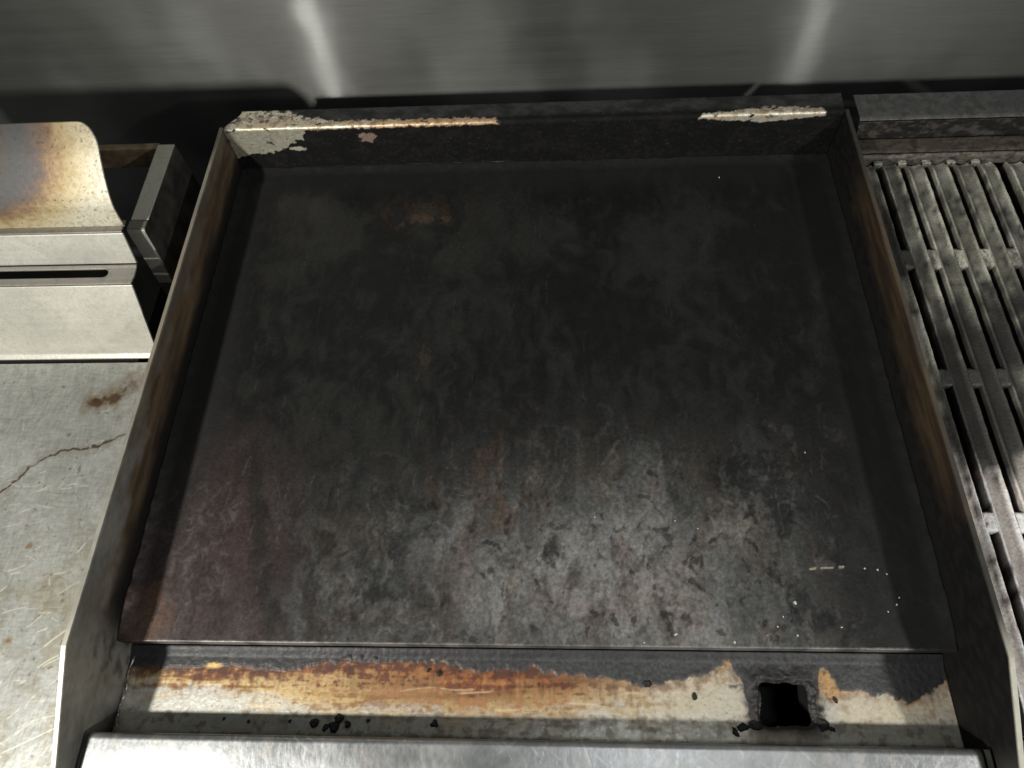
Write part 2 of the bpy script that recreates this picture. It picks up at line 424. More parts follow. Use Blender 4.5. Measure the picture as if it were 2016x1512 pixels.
def wear_trough(P):
    x, y = P[..., 0], P[..., 1]
    d = crust_depth(x, y)
    n = fbm(x * 28, y * 60, 44, 5, .55); m = fbm(x * 120, y * 150, 45, 4, .6); st = fbm(x * 14, y * 260, 46, 4)
    fine = fbm(x * 420, y * 420, 47, 3)
    clean = mix((.53, .53, .49), (.42, .41, .36), ss(.35, .7, .5 * n + .5 * m))
    clean = clean * (.88 + .24 * st)[..., None]
    straw = mix((.52, .40, .20), (.34, .20, .065), ss(.35, .65, .6 * st + .4 * m))
    rust = mix((.27, .095, .026), (.12, .036, .015), ss(.32, .62, .6 * m + .4 * st))
    # amount of tint: heavy in the middle left, fading to both ends
    band = ss(-.33, -.26, x) * ss(.19, -.06, x)
    mid = ss(-.21, -.13, x) * ss(.09, -.02, x)
    t1 = ss(-.034, -.003, d + .022 * (n - .5) + .012 * (m - .5) + .016 * mid)
    t1 = t1 * (1 - .75 * ss(-.19, -.25, x + .05 * (n - .5)) * ss(-.010, -.018, d + .006 * (m - .5)))
    t1 = np.maximum(t1, ss(.20, .05, x) * ss(-.20, -.13, x + .06 * (n - .5)) * (.55 + .5 * (m - .5)) * ss(-.055, -.03, y))
    col = mix(clean, straw, np.clip(t1 * (.45 + .75 * band), 0, 1))
    t2 = ss(-.019, -.002, d + .022 * (m - .5) + .012 * (st - .5)) * (.25 + .75 * ss(.11, -.02, x)) * ss(-.35, -.25, x)
    blot = ss(1.3, .3, blob(x, y, -.05, -.029, .085, .012, 2.2 * (m - .5) + 1.6 * (st - .5)))
    blot = np.maximum(blot, .6 * ss(.52, .66, .6 * m + .4 * st) * mid)
    blot = np.maximum(blot, .8 * ss(1., .5, blob(x, y, -.11, -.036, .014, .004, 1.5 * (m - .5))))
    col = mix(col, rust, np.clip(t2 * .95 + blot * .8, 0, 1))
    dkr = ss(-.009, .001, d + .012 * (m - .5)) * (.35 + .65 * ss(.10, -.03, x)) * ss(-.33, -.27, x)
    col = mix(col, (.060, .026, .018), dkr * .85)
    # white-hot bare patch round the drain
    pale = ss(1., .3, blob(x, y, .145, -.035, .07, .022, 1.2 * (m - .5))) + ss(1., .3, blob(x, y, .25, -.038, .05, .018, .8 * (m - .5)))
    col = mix(col, (.52, .47, .355), np.clip(pale, 0, 1) * .6)
    pk = ss(.012, .003, sd_seg(x, y, [(.219, -.014), (.222, -.024)]) + .006 * (m - .5))
    col = mix(col, (.50, .27, .10), pk * .8)
    # dry crackled lines
    cr = ss(.02, .003, np.abs(fbm(x * 150, y * 190, 48, 3) - .5)) * ss(.5, .62, fbm(x * 40, y * 60, 49, 3))
    col = mix(col, (.15, .11, .07), cr * .6)
    drip = ss(.55, .72, fbm(x * 260, y * 26, 51, 3)) * ss(-.03, -.012, d)
    col = mix(col, col * .62, drip * .7 * (1 - np.clip(pale, 0, 1)))
    sed = ss(.56, .70, fbm(x * 90, y * 90, 52, 4, .6)) * ss(-.040, -.046, y)
    col = mix(col, (.10, .075, .05), sed * .75)
    fr_ = ss(-.041, -.047, y + .004 * (n - .5))
    col = mix(col, (.30, .27, .21), fr_ * .45)  # trough front painted browner along the strip in the ledge's shadow
    sc = scratches(x, y, 8, 26, (-.28, .1, -.05, -.006), .022, .0006, 0, .06)
    col = mix(col, (.72, .58, .36), sc * .6 * ss(.02, -.01, d))
    # the crust: blue-black, greyer where scraped
    halo = ss(-.0045, -.0005, d + .003 * (m - .5)) * ss(.0, .10, x)
    col = mix(col, (.40, .23, .10), halo * .7 * ss(.35, .65, n))
    k = ss(-.0016, .0016, d + .0030 * (fine - .5))
    grey = ss(.30, .78, .4 * m + .6 * fine)
    cc = mix((.014, .014, .015), (.070, .071, .073), np.clip(.55 * grey + .45 * n, 0, 1) * (.30 + .70 * ss(-.1, .1, x)) * ss(.29, .24, x))
    sp = ss(1., .3, blob(x, y, -.238, -.0135, .009, .0035, .4 * (m - .5)))
    k = k * (1 - .95 * sp); col = mix(col, (.58, .40, .14), sp * .8)
    col = mix(col, cc, k)
    # soot round the drain and along the plate
    h = in_hole(x, y)
    so = ss(.014, .0, h + .012 * (m - .5) + .006 * (fine - .5)) * ss(-.053, -.03, y + .5 * h) 
    col = mix(col, (.013, .012, .012), so * .92)
    so2 = ss(.017, .002, h + .020 * (n - .5) + .010 * (m - .5)) * ss(-.075, -.045, y)
    col = mix(col, (.016, .014, .013), so2 * .9)
    up_ = ss(1.15, .3, blob(x, y, .188, -.017, .034, .015, 1.5 * (m - .5) + .8 * (fine - .5)))
    col = mix(col, (.011, .011, .011), up_ * (.6 + .4 * fine))
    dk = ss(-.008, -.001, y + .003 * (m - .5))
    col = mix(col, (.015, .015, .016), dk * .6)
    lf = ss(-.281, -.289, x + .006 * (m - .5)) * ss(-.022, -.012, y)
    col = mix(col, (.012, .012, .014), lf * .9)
    ro = .40 + .06 * k + .16 * (m - .5) + .1 * t1
    return col, ro, np.clip(.55 * (1 - k) - .3 * t1 - .3 * blot, 0.02, 1)
X, Y = gridxy(-X0 + .0003, X0 - .0003, -.078, .0005, 900, 116)
h0 = in_hole(X, Y); ep = 1e-5                       # slide the rows next to the opening onto its rim
gx = (in_hole(X + ep, Y) - h0) / ep; gy = (in_hole(X, Y + ep) - h0) / ep
near = np.abs(h0) < .0005
g2 = gx * gx + gy * gy + 1e-6
X = np.where(near, X - h0 * gx / g2, X); Y = np.where(near, Y - h0 * gy / g2, Y)
dd = crust_depth(X, Y)
lump = fbm(X * 240, Y * 240, 50, 4, .6)
Zt = T + ss(-.0004, .0014, dd) * (.0006 + .0005 * lump) + ss(.012, .0, in_hole(X, Y)) * .0016 * lump * ss(-.05, -.04, Y) + .0028 * ss(-.008, 0, Y) - .0022 * ss(.0035, 0, in_hole(X, Y))
hc = in_hole((X[:-1, :-1] + X[1:, 1:]) / 2, (Y[:-1, :-1] + Y[1:, 1:]) / 2)
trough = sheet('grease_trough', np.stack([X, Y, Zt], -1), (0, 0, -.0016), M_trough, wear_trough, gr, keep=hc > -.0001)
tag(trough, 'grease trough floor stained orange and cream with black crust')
# drain chute: four dark walls and a bottom under the opening
cv = []; cf = []
for z in (T - .002, T - .09):
    for (x, y) in ((.165, -.054), (.209, -.054), (.209, -.015), (.165, -.015)): cv.append((x, y, z))
cf = [(0, 1, 5, 4), (1, 2, 6, 5), (2, 3, 7, 6), (3, 0, 4, 7), (4, 5, 6, 7)]
ch = mesh_obj('drain_chute', cv, cf, M_dark, trough)
# wavy weld bead where trough meets the left side
rng = random.Random(4)
wv = []; wf = []
n = 40; sec = 6
for i in range(n):
    y = -.001 - .060 * i / (n - 1)
    r = .0010 * (0.25 + 1.0 * abs(math.sin(i * .55 + 1)) * rng.uniform(.4, 1))
    cx = -X0 + .0022 + .0008 * math.sin(i * .4)
    for k in range(sec):
        a = 2 * math.pi * k / sec
        wv.append((cx + r * math.cos(a), y, T + .0006 + r * math.sin(a)))
for i in range(n - 1):
    for k in range(sec):
        wf.append((i * sec + k, i * sec + (k + 1) % sec, (i + 1) * sec + (k + 1) % sec, (i + 1) * sec + k))
mesh_obj('weld_bead', wv, wf, M_weld, trough, True)

# --- side walls: constant height, dropping in front of the bend
def top_z(y):
    return np.where(y < -.011, HW + (y + .011) * .37, HW)
def make_side(sgn):
    ys = np.concatenate([np.linspace(-.135, -.011, 60), np.linspace(-.011, D + .003, 240)[1:]])
    ts = np.linspace(0, 1, 46)
    Yg, Tg = np.meshgrid(ys, ts, indexing='ij')
    zt = top_z(Yg) + .0005 * (fbm(Yg * 30, Yg * 0 + 3.3, 63 + sgn, 3) - .5)
    Zg = -.06 + (zt + .06) * Tg
    Xg = np.full_like(Yg, sgn * X0)
    P = np.stack([Xg, Yg, Zg], -1)
    def wear(P):
        y, z = P[..., 1], P[..., 2]
        hgt = top_z(y) - z                       # distance below the top edge
        n = fbm(y * 22, z * 60, 61 + sgn, 4); m = fbm(y * 90, z * 160, 71 + sgn, 4); st = fbm(y * 12, z * 130, 75 + sgn, 3)
        if sgn < 0:
            col = mix((.30, .295, .26), (.20, .195, .168), ss(.3, .75, .4 * m + .6 * n))
            br = ss(.010, .036, hgt + .02 * (n - .5)) * ss(-.02, .06, y) + .8 * ss(.05, .22, y + .1 * (n - .5))
            col = mix(col, mix((.105, .062, .028), (.050, .029, .014), ss(.35, .65, st)), np.clip(br, 0, 1) * .9)
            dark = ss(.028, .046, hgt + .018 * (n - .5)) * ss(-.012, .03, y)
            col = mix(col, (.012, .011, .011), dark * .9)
            dr = ss(.55, .7, m) * ss(.012, .05, hgt) * ss(.08, -.01, y) * ss(-.04, -.01, y)
            col = mix(col, (.05, .042, .03), dr * .7)
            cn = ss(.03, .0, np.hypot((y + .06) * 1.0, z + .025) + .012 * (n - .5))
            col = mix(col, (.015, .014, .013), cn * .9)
            fl = ss(-.012, -.004, -hgt)
            met = .45 * (1 - np.clip(br, 0, 1))
        else:
            col = mix((.0045, .0045, .0045), (.0095, .009, .0088), ss(.4, .7, m))
            br = ss(.040, .010, hgt + .02 * (n - .5)) * ss(.06, .14, y + .05 * (n - .5)) * ss(.44, .34, y)
            col = mix(col, mix((.065, .042, .022), (.032, .020, .013), ss(.35, .65, st)), br * .9)
            fr = ss(-.055, -.085, y)
            col = mix(col, (.10, .10, .09), fr * .6)
            met = .1
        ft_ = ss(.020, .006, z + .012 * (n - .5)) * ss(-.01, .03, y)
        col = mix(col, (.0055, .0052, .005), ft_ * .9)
        tp = ss(.0012, .0003, hgt + .0006 * (m - .5))
        col = mix(col, (.46, .45, .38), tp * (.85 * ss(.02, -.02, y) + (.25 if sgn < 0 else .07)))
        return col, np.clip(.50 + (.22 if sgn > 0 else .1 * ss(.1, .3, y)) + .1 * (m - .5) + .25 * ft_, 0, .9), met
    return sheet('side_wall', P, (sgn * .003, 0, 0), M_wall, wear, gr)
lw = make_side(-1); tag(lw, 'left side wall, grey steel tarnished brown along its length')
rw = make_side(1); tag(rw, 'right side wall, charred black with brown band near its top edge')

# --- back splash: upright face and the flange folded back over the top
us = np.concatenate([np.linspace(0, HW - .004, 60), HW - .004 + .004 * np.sin(np.linspace(0, math.pi / 2, 8))[1:]])
fy = np.concatenate([np.full(60, D), D + .004 - .004 * np.cos(np.linspace(0, math.pi / 2, 8))[1:]])
us = np.concatenate([us, np.full(30, HW) + np.linspace(0, .0012, 30)]); fy = np.concatenate([fy, np.linspace(D + .004, D + .024, 31)[1:]])
xs = np.linspace(-X0 + .0005, X0 - .0005, 620)
Xb, Zb = np.meshgrid(xs, us, indexing='ij'); _, Yb = np.meshgrid(xs, fy, indexing='ij')
arc = np.concatenate([[0], np.cumsum(np.hypot(np.diff(us), np.diff(fy)))])
_, Sb = np.meshgrid(xs, arc, indexing='ij')
FC = arc[60]                                     # where the fold begins
# flange corner is cut back on the left
cut = ss(FC, arc[-1], Sb)
Xb = Xb + cut * .016 * ss(-.25, -X0, Xb)
def wear_splash(P):
    x = P[..., 0]; s = Sb
    n = fbm(x * 40, s * 60, 81, 4); m = fbm(x * 160, s * 190, 82, 4, .6)
    col = mix((.0045, .0045, .0046), (.0105, .010, .0098), ss(.40, .75, .5 * m + .5 * n))
    col = mix(col, (.034, .035, .034), ss(FC + .006, FC + .012, s) * (.4 + .6 * ss(.3, .7, n)))
    # bare steel: upright corner on the left
    px = [-.31, -.306, -.268, -.250, -.230, -.222, -.214]; pz = [.010, .018, .025, .030, .040, .050, .075]
    lim = np.interp(x, px, pz)
    up = ss(-.001, .001, s - lim + .007 * (m - .5) + .006 * (n - .5)) * (s < FC + .003) * ss(-.214, -.219, x + .006 * (m - .5))
    fl = (s >= FC - .001)
    wid = np.interp(x, [-.31, -.286, -.24, -.22, -.19, -.12, -.05, -.03, -.02, .158, .17, .21, .235, .27, .285, .29], [.026, .026, .023, .014, .0085, .008, .0075, .005, -.01, -.01, .003, .007, .010, .008, .005, -.01])
    f0 = np.interp(x, [-.31, .15, .17, .21, .23, .27, .29], [0, 0, -.001, -.004, -.0065, -.003, 0])
    e = s - FC
    strip = ss(.0016, -.0012, e - wid + .007 * (m - .5)) * ss(-.0008, .0008, e - f0 + .004 * (m - .5)) * (wid > -.001)
    bare = np.clip(np.maximum(up, strip), 0, 1) * ss(.20, .36, fbm(x * 90, s * 200, 87, 4, .6))
    ch = ss(.60, .66, m) * ss(.004, .012, e) * .9
    bare = bare * (1 - ch)
    tint = ss(-.20, -.10, x) * ss(.1, 0, x)
    bc = mix((.62, .58, .47), (.60, .42, .26), np.clip(tint + .5 * ss(.5, .7, n), 0, 1))
    bc = mix(bc, (.44, .43, .34), up * .8)
    bc = bc * (.8 + .4 * m)[..., None]
    rim = np.clip(bare * (1 - bare) * 4, 0, 1)
    chip = ss(1., .5, blob(x, s, -.161, .041, .010, .006, 1.4 * (m - .5)))
    chip = np.maximum(chip, ss(1., .6, blob(x, s, -.236, .029, .009, .003, 1.0 * (m - .5))))
    bare = np.maximum(bare, chip); bc = mix(bc, (.36, .24, .20), chip * ss(-.22, -.2, x))
    spk = ss(.80, .86, fbm(x * 420, s * 420, 83, 2)) * .3
    col = mix(col, (.10, .09, .085), spk)
    ln = ss(.0012, .0004, np.abs(s - .0035)) * ss(-.24, -.15, x) * ss(-.012, -.02, x) * .35 * (.4 + .6 * ss(-.09, -.02, x))  # faint weld line, with a glint painted brighter near the middle
    col = mix(col, (.30, .29, .27), ln)
    col = mix(col, bc, bare)
    br_ = ss(.50, .66, fbm(x * 130, s * 110, 86, 4, .6)) * bare * ss(-.004, .006, e)
    col = mix(col, (.20, .125, .07), br_ * .6)
    return col, .78 - .34 * bare + .1 * (m - .5), .5 * bare + .02
bs = sheet('back_splash', np.stack([Xb, Yb, Zb + .0006 * (fbm(Xb * 200, Sb * 200, 85, 3) - .5)], -1), (0, .0016, -.0016), M_splash, wear_splash, gr)
tag(bs, 'charred back splash with bare steel showing at its left corner')

# --- front ledge with a rolled rear edge
arcn = 10
ly = np.concatenate([np.full(6, -.061), -.061 - .004 + .004 * np.cos(np.linspace(0, math.pi / 2, arcn))[1:], np.linspace(-.065, -.150, 90)[1:]])
lz = np.concatenate([np.linspace(-.026, .009, 6), .009 + .004 * np.sin(np.linspace(0, math.pi / 2, arcn))[1:], .013 - np.linspace(0, .004, 90)[1:]])
xs = np.linspace(-.2985, .2985, 560)
Xl, Yl = np.meshgrid(xs, ly, indexing='ij'); _, Zl = np.meshgrid(xs, lz, indexing='ij')
# right end rounds down
rd = np.clip((Xl - .290) / .0085, 0, 1); Zl = Zl - .006 * (1 - np.sqrt(np.clip(1 - rd * rd, 0, 1)))
def wear_ledge(P):
    x, y = P[..., 0], P[..., 1]
    n = fbm(x * 14, y * 25, 91, 4); m = fbm(x * 90, y * 70, 92, 4)
    dg = fbm((x + y) * 60, (x - y) * 420, 93, 3)
    col = mix((.24, .248, .25), (.33, .338, .34), ss(.3, .7, n)) * (.90 + .2 * dg)[..., None]
    sc = scratches(x, y, 15, 160, (-.3, .3, -.14, -.06), .014, .0005, -.95, .35)
    sc = np.maximum(sc, scratches(x, y, 16, 60, (-.3, .3, -.14, -.06), .02, .00045, 1.0, .6))
    col = mix(col, (.56, .57, .56), sc * .7)
    gre = ss(.62, .72, m) * .35
    col = mix(col, (.36, .33, .30), gre)
    back_ = ss(.0105, .006, P[..., 2])
    col = mix(col, (.12, .11, .10), back_ * .7 * ss(-.062, -.0605, y))
    return col, .34 + .14 * (n - .5) - .05 * sc, .80 - .2 * gre
led = sheet('front_ledge', np.stack([Xl, Yl, Zl], -1), (0, 0, -.002), M_ledge, wear_ledge, gr)
tag(led, 'bright scratched stainless front ledge of the griddle')
for sx in (-1, 1):
    e = box('ledge_end', (min(sx * .3022, sx * .2995), -.15, -.03), (max(sx * .3022, sx * .2995), -.0615, .0105), M_side, gr)
# body under everything
bd = box('body', (-X0 + .002, -.148, -.2195), (X0 - .002, D + .02, -.13), M_dark, gr)
for sx in (-1, 1):
    box('lower_side_panel', (sx * .3065 - .0012, -.135, -.1300), (sx * .3065 + .0012, D, -.0605), M_side, gr)
box('lower_back_panel', (-X0 + .003, D + .003, -.1295), (X0 - .003, D + .0055, -.002), M_dark, gr)

# --- loose burnt flakes in the trough, and pale crumbs on the plate
def flake(name, c, r, h, seed, mat, flat=.5):
    rg = random.Random(seed)
    n = 9; vs = []; fs = []
    prof = [rg.uniform(.55, 1.1) for _ in range(n)]; st = rg.uniform(.5, 1); an = rg.uniform(0, 3.14)
    for lv, (sc, z) in enumerate(((1.0, 0), (1.05, h * .45), (.6, h))):
        for k in range(n):
            a = 2 * math.pi * k / n
            px, py = r * prof[k] * sc * math.cos(a), r * prof[k] * sc * st * math.sin(a)
            vs.append((px * math.cos(an) - py * math.sin(an), px * math.sin(an) + py * math.cos(an), z * rg.uniform(.8, 1.2) if lv else 0))
    for lv in range(2):
        for k in range(n):
            fs.append((lv * n + k, lv * n + (k + 1) % n, (lv + 1) * n + (k + 1) % n, (lv + 1) * n + k))
    fs.append(tuple(range(2 * n, 3 * n))); fs.append(tuple(range(n - 1, -1, -1)))
    o = mesh_obj(name, vs, fs, mat)
    o.location = c
    return o

FL = [(-153, -52, 3.4), (-135, -49, 3.2), (-129, -52, 2.6), (-138, -54, 3.6), (-145, -55, 2.2), (-114, -50, 1.3), (-65, -51, 2.3), (-172, -51, 1.4), (-203, -52, 1.3), (-222, -50, 1.2), (155, -50, 3.8), (150, -53, 3.0), (164, -48, 4.2), (211, -47, 4.4), (217, -50, 2.4), (123, -30, 2.0), (223, -31, 1.9), (-133, -5.5, 1.7), (-124, -5.5, 1.7), (-113, -6.5, 1.3), (-72, -15, 1.4), (-64, -17, 2.0), (90, -22, 2.6)]
names = {0: 'biggest single black flake left of the flake cluster at the trough front'}
for i, (x, y, r) in enumerate(FL):
    zz = T + (.0010 if y > -20 else .0003)
    o = flake('burnt_flake', (x / 1000, y / 1000, zz), 1.35 * r / 1000, min(.0022, r * .0006) * (.45 if i in (10, 11, 12, 13, 14) else 1), 100 + i, M_char)
    if y > -8: tag(o, 'small black burnt flake on crust under plate edge in the trough', 'burnt flake', 'flakes on the crust under the plate edge')
    elif i in (1, 2, 3, 4): tag(o, 'black burnt flake in the cluster at the left of trough front', 'burnt flake', 'clustered flakes at trough front')
    elif i in (10, 11, 12): tag(o, 'black burnt flake just left of the square drain hole', 'burnt flake', 'flakes left of the drain hole')
    elif i in (13, 14): tag(o, 'black burnt flake just right of the square drain hole', 'burnt flake', 'flakes right of the drain hole')
    elif i == 0: tag(o, 'oval black flake left of the flake cluster in trough front shadow', 'burnt flake')
    elif i == 5: tag(o, 'tiny black flake right of the flake cluster at trough front', 'burnt flake')
    elif i == 6: tag(o, 'angular black flake alone near middle of trough front shadow', 'burnt flake')
    elif i in (7, 8, 9): tag(o, 'tiny black flake near left end of trough front shadow', 'burnt flake', 'tiny flakes at left end of the trough')
    elif i == 15: tag(o, 'dark oval flake on cream steel left of the drain peak', 'burnt flake')
    elif i == 16: tag(o, 'small black flake on pale steel right of the drain', 'burnt flake')
    elif i in (20, 21): tag(o, 'small black flake on orange rust stain in the trough', 'burnt flake', 'flakes on the orange stain')
    else: tag(o, 'black flake at the crust edge right of trough middle', 'burnt flake')
CRB = [(110, 9, 1.7), (151, 4, 1.1), (87, 3, .9), (198, 32, 1.5), (196, 9, 1.0), (183, 15, .9), (117, 93, .9), (134, 87, .8), (253, 57, .9), (262, 56, 1.0), (268, 53, .8), (273, 36, .8), (270, 31, .9), (263, 26, .8), (228, 15, 1.1), (175, 9, .8), (188, 22, .8), (194, 451, 1.2), (55, 96, .7), (226, 150, .8)]
for i, (x, y, r) in enumerate(CRB):
    o = flake('crumb', (x / 1000, y / 1000, float(plate_h(np.array(x / 1000), np.array(y / 1000)))), r / 1000, r * .0007, 300 + i, M_crumb)
    if i == 0: tag(o, 'largest pale crumb near the front edge of the black plate', 'crumb')
    elif y > 400: tag(o, 'lone pale speck far back on the black plate', 'crumb')
    elif i in (8, 9, 10): tag(o, 'tiny pale crumb in the row beside the yellowish mark at plate right', 'crumb', 'crumbs in a row by the yellowish mark')
    elif i in (11, 12, 13): tag(o, 'tiny pale crumb in the dark right front corner of the plate', 'crumb', 'crumbs in the right front corner')
    elif i == 3: tag(o, 'pale crumb by the black scraped marks behind the drain hole', 'crumb')
    elif i == 14: tag(o, 'pale crumb just right of the black scraped marks near drain', 'crumb')
    elif i == 1: tag(o, 'pale crumb at plate front edge left of the drain hole', 'crumb')
    elif i == 2: tag(o, 'pale crumb at plate front edge left of the largest crumb', 'crumb')
    elif i == 19: tag(o, 'lone pale speck halfway up the right side of the plate', 'crumb')
    elif i in (6, 7, 18): tag(o, 'tiny pale speck on grey front patch behind the largest crumb', 'crumb', 'specks on the grey front patch')
    else: tag(o, 'tiny pale crumb on the plate just behind the drain hole', 'crumb', 'crumbs behind the drain hole')

# ------------------------------------------------------------------ cooker on the left
ck = thing('cooker', 'stainless cooker with stepped panels and heat-tinted flue shield left of the griddle', 'cooker')
XE = -.34; XL = -.60
def wear_cook(seed, base=(.50, .49, .42), dirt=.3):
    def f(P):
        x, y, z = P[..., 0], P[..., 1], P[..., 2]
        s = y + z
        n = fbm(x * 12, s * 16, seed, 4); m = fbm(x * 80, s * 80, seed + 5, 4); k = fbm(x * 300, s * 300, seed + 9, 3)
        gx_ = fbm(x * 8, s * 500, seed + 3, 3)
        col = np.asarray(base) * (.93 + .07 * ss(.3, .7, n) + .10 * (gx_ - .5))[..., None]
        col = mix(col, np.asarray(base) * .72, ss(.55, .75, m) * dirt)
        sp = ss(.80, .88, k) * ss(.5, .65, n)
        col = mix(col, (.20, .17, .12), sp * .5)
        return col, .46 + .14 * (n - .5), np.full_like(n, .55)
    return f
def panel(name, prof, x1, seed, base=(.50, .49, .42), dirt=.3, th=(0, .0012, -.0012), n=330, wear=None, x0=XL):
    py, pz = zip(*prof)
    a = np.concatenate([[0], np.cumsum(np.hypot(np.diff(py), np.diff(pz)))])
    t = np.linspace(0, a[-1], max(8, int(a[-1] / .0012)))
    yy = np.interp(t, a, py); zz = np.interp(t, a, pz)
    for _ in range(2):                              # soften the bends
        yy[1:-1] = (yy[:-2] + 2 * yy[1:-1] + yy[2:]) / 4; zz[1:-1] = (zz[:-2] + 2 * zz[1:-1] + zz[2:]) / 4
    xs = np.linspace(x0, x1, n)
    X, Y = np.meshgrid(xs, yy, indexing='ij'); _, Z = np.meshgrid(xs, zz, indexing='ij')
    return sheet(name, np.stack([X, Y, Z], -1), th, M_cook, wear or wear_cook(seed, base, dirt), ck)

# worktop
def wear_top(P):
    x, y = P[..., 0], P[..., 1]
    n = fbm(x * 11, y * 9, 120, 5); m = fbm(x * 70, y * 60, 121, 5, .6); k = fbm(x * 190, y * 190, 122, 3)
    gr_ = .5 * fbm(x * 70, y * 480, 117, 3) + .5 * fbm(x * 480, y * 90, 118, 3)
    col = mix((.425, .43, .395), (.475, .48, .445), ss(.33, .68, .5 * n + .5 * m)) * (.70 + .60 * gr_)[..., None]
    col = mix(col, (.38, .35, .24), ss(.50, .68, fbm(x * 16, y * 13, 125, 4)) * ss(.12, .0, y) * .6)
    d = sd_seg(x + .004 * (m - .5), y + .004 * (k - .5), [(-.455, .105), (-.443, .120), (-.433, .131), (-.426, .141), (-.415, .150), (-.399, .157), (-.384, .1575), (-.372, .160), (-.362, .166), (-.350, .172), (-.33, .184)])
    col = mix(col, (.035, .022, .015), ss(.0015, .0006, d + .0007 * (k - .5)) * .95)
    col = mix(col, (.30, .235, .15), ss(.006, .001, d + .01 * (m - .5)) * .25)
    d2 = sd_seg(x + .008 * (m - .5), y + .006 * (k - .5), [(-.389, .203), (-.376, .203), (-.366, .213), (-.345, .231)])
    col = mix(col, (.25, .18, .095), ss(.016, .002, d2 + .018 * (m - .5)) * .75)
    col = mix(col, (.085, .045, .022), ss(.0065, .0008, d2 + .013 * (m - .5) + .005 * (k - .5)) * .8)
    col = mix(col, (.12, .05, .025), ss(1., .4, blob(x, y, -.387, .204, .007, .004, 1. * (k - .5))) * .8)
    d3 = sd_seg(x, y + .006 * (m - .5), [(-.362, .186), (-.352, .195), (-.342, .192)])
    col = mix(col, (.34, .25, .14), ss(.004, .001, d3) * .4)
    for cx, cy, rx, ry in ((-.402, .073, .004, .004), (-.393, 0, .004, .003), (-.351, .054, .003, .0015), (-.36, .03, .002, .002), (-.41, .09, .002, .002)):
        col = mix(col, (.30, .17, .08), ss(1., .3, blob(x, y, cx, cy, rx, ry, .8 * (k - .5))) * .8)
    sp = ss(.72, .80, k) * ss(.45, .6, m)
    col = mix(col, (.17, .14, .10), sp * .6)
    sc = scratches(x, y, 25, 170, (-.47, -.31, -.12, .14), .009, .0005, .3, .35)
    sc = np.maximum(sc, .7 * scratches(x, y, 26, 60, (-.47, -.31, -.12, .2), .006, .0005, 1.3, .6))
    sc = np.maximum(sc, scratches(x, y, 27, 7, (-.41, -.33, -.10, .10), .03, .0005, .5, .25))
    ft = fbm(x * 130, y * 90, 127, 4, .65)
    col = col * (.94 + .12 * ss(.25, .75, ft))[..., None]
    col = mix(col, (.30, .25, .15), ss(.56, .70, fbm(x * 55, y * 50, 129, 4, .6)) * ss(.15, .05, y) * .35)
    dk_ = scratches(x, y, 28, 90, (-.47, -.31, -.12, .22), .008, .0005, .9, .9)
    col = mix(col, (.20, .185, .15), dk_ * .55)
    col = mix(col, (.86, .84, .72), np.clip(sc * 1.1, 0, 1) * .8)
    pl = ss(.57, .68, fbm(x * 30, y * 30, 126, 4))
    col = mix(col, (.60, .605, .58), pl * .25)
    return col, .40 + .12 * (n - .5), .62 + 0 * x
X, Y = np.meshgrid(np.concatenate([np.linspace(-.62, -.50, 40), np.linspace(-.50, -.3115, 380)[1:]]), np.concatenate([np.linspace(-.30, -.11, 60), np.linspace(-.11, .244, 640)[1:]]), indexing='ij')
wt = sheet('worktop', np.stack([X, Y, -.005 + .0004 * (fbm(X * 12, Y * 12, 128, 2) - .5)], -1), (0, 0, -.002), M_cook, wear_top, ck)
tag(wt, 'flat scratched steel worktop with a crack-like brown stain')
panel('lower_panel', [(.2475, -.004), (.252, -.001), (.254, .006), (.283, .0615)], XE, 130, (.60, .585, .515))
# tread with the long slot
xs = np.concatenate([np.linspace(XL, -.48, 60), np.linspace(-.48, XE, 180)[1:]])
ys = np.linspace(.2832, .3035, 34)
X, Y = np.meshgrid(xs, ys, indexing='ij')
cxm = (X[:-1, :-1] + X[1:, 1:]) / 2; cym = (Y[:-1, :-1] + Y[1:, 1:]) / 2
slot = np.hypot(np.maximum(cxm + .3685, 0), cym - .2955) < .0042
Z = .0623 + .0015 * (Y - .283) / .02 + .0009 * ss(.2862, .2835, Y) - .0010 * ss(.0075, .004, np.abs(Y - .2955))
sl = sheet('slotted_rail', np.stack([X, Y, Z], -1), (0, 0, -.0012), M_cook, wear_cook(140, (.33, .31, .28), .5), ck, keep=~slot)
tag(sl, 'narrow horizontal rail with a long dark slot')
panel('upper_panel', [(.3037, .0650), (.3138, .0930)], XE + .0005, 150, (.60, .59, .53))
panel('rear_rail', [(.3140, .0938), (.3165, .0945), (.3270, .0940)], XE, 160, (.24, .225, .19), .6, th=(0, 0, -.0012))

# heat-tinted flue shield, leaning back in a curve, with rounded corner
sy = [.3205, .322, .324, .329, .339, .351, .362, .370]; sz = [.0935, .103, .112, .121, .134, .147, .156, .1615]
t = np.linspace(0, 1, 110); yy = np.interp(t, np.linspace(0, 1, 8), sy); zz = np.interp(t, np.linspace(0, 1, 8), sz)
for _ in range(30): yy[1:-1] = (yy[:-2] + yy[2:]) / 2 * .5 + yy[1:-1] * .5; zz[1:-1] = (zz[:-2] + zz[2:]) / 2 * .5 + zz[1:-1] * .5
xs = np.linspace(-.62, -.3395, 260)
X, Y = np.meshgrid(xs, yy, indexing='ij'); _, Z = np.meshgrid(xs, zz, indexing='ij')
ht = (Z - Z.min()) / (Z.max() - Z.min())
rc = .016; dz = np.clip((ht - .80) / .20, 0, 1)
X = np.where(True, -.62 + (X + .62) * ((.2805 - rc * (1 - np.sqrt(np.clip(1 - dz * dz, 0, 1)))) / .2805), X)
Hs = ht
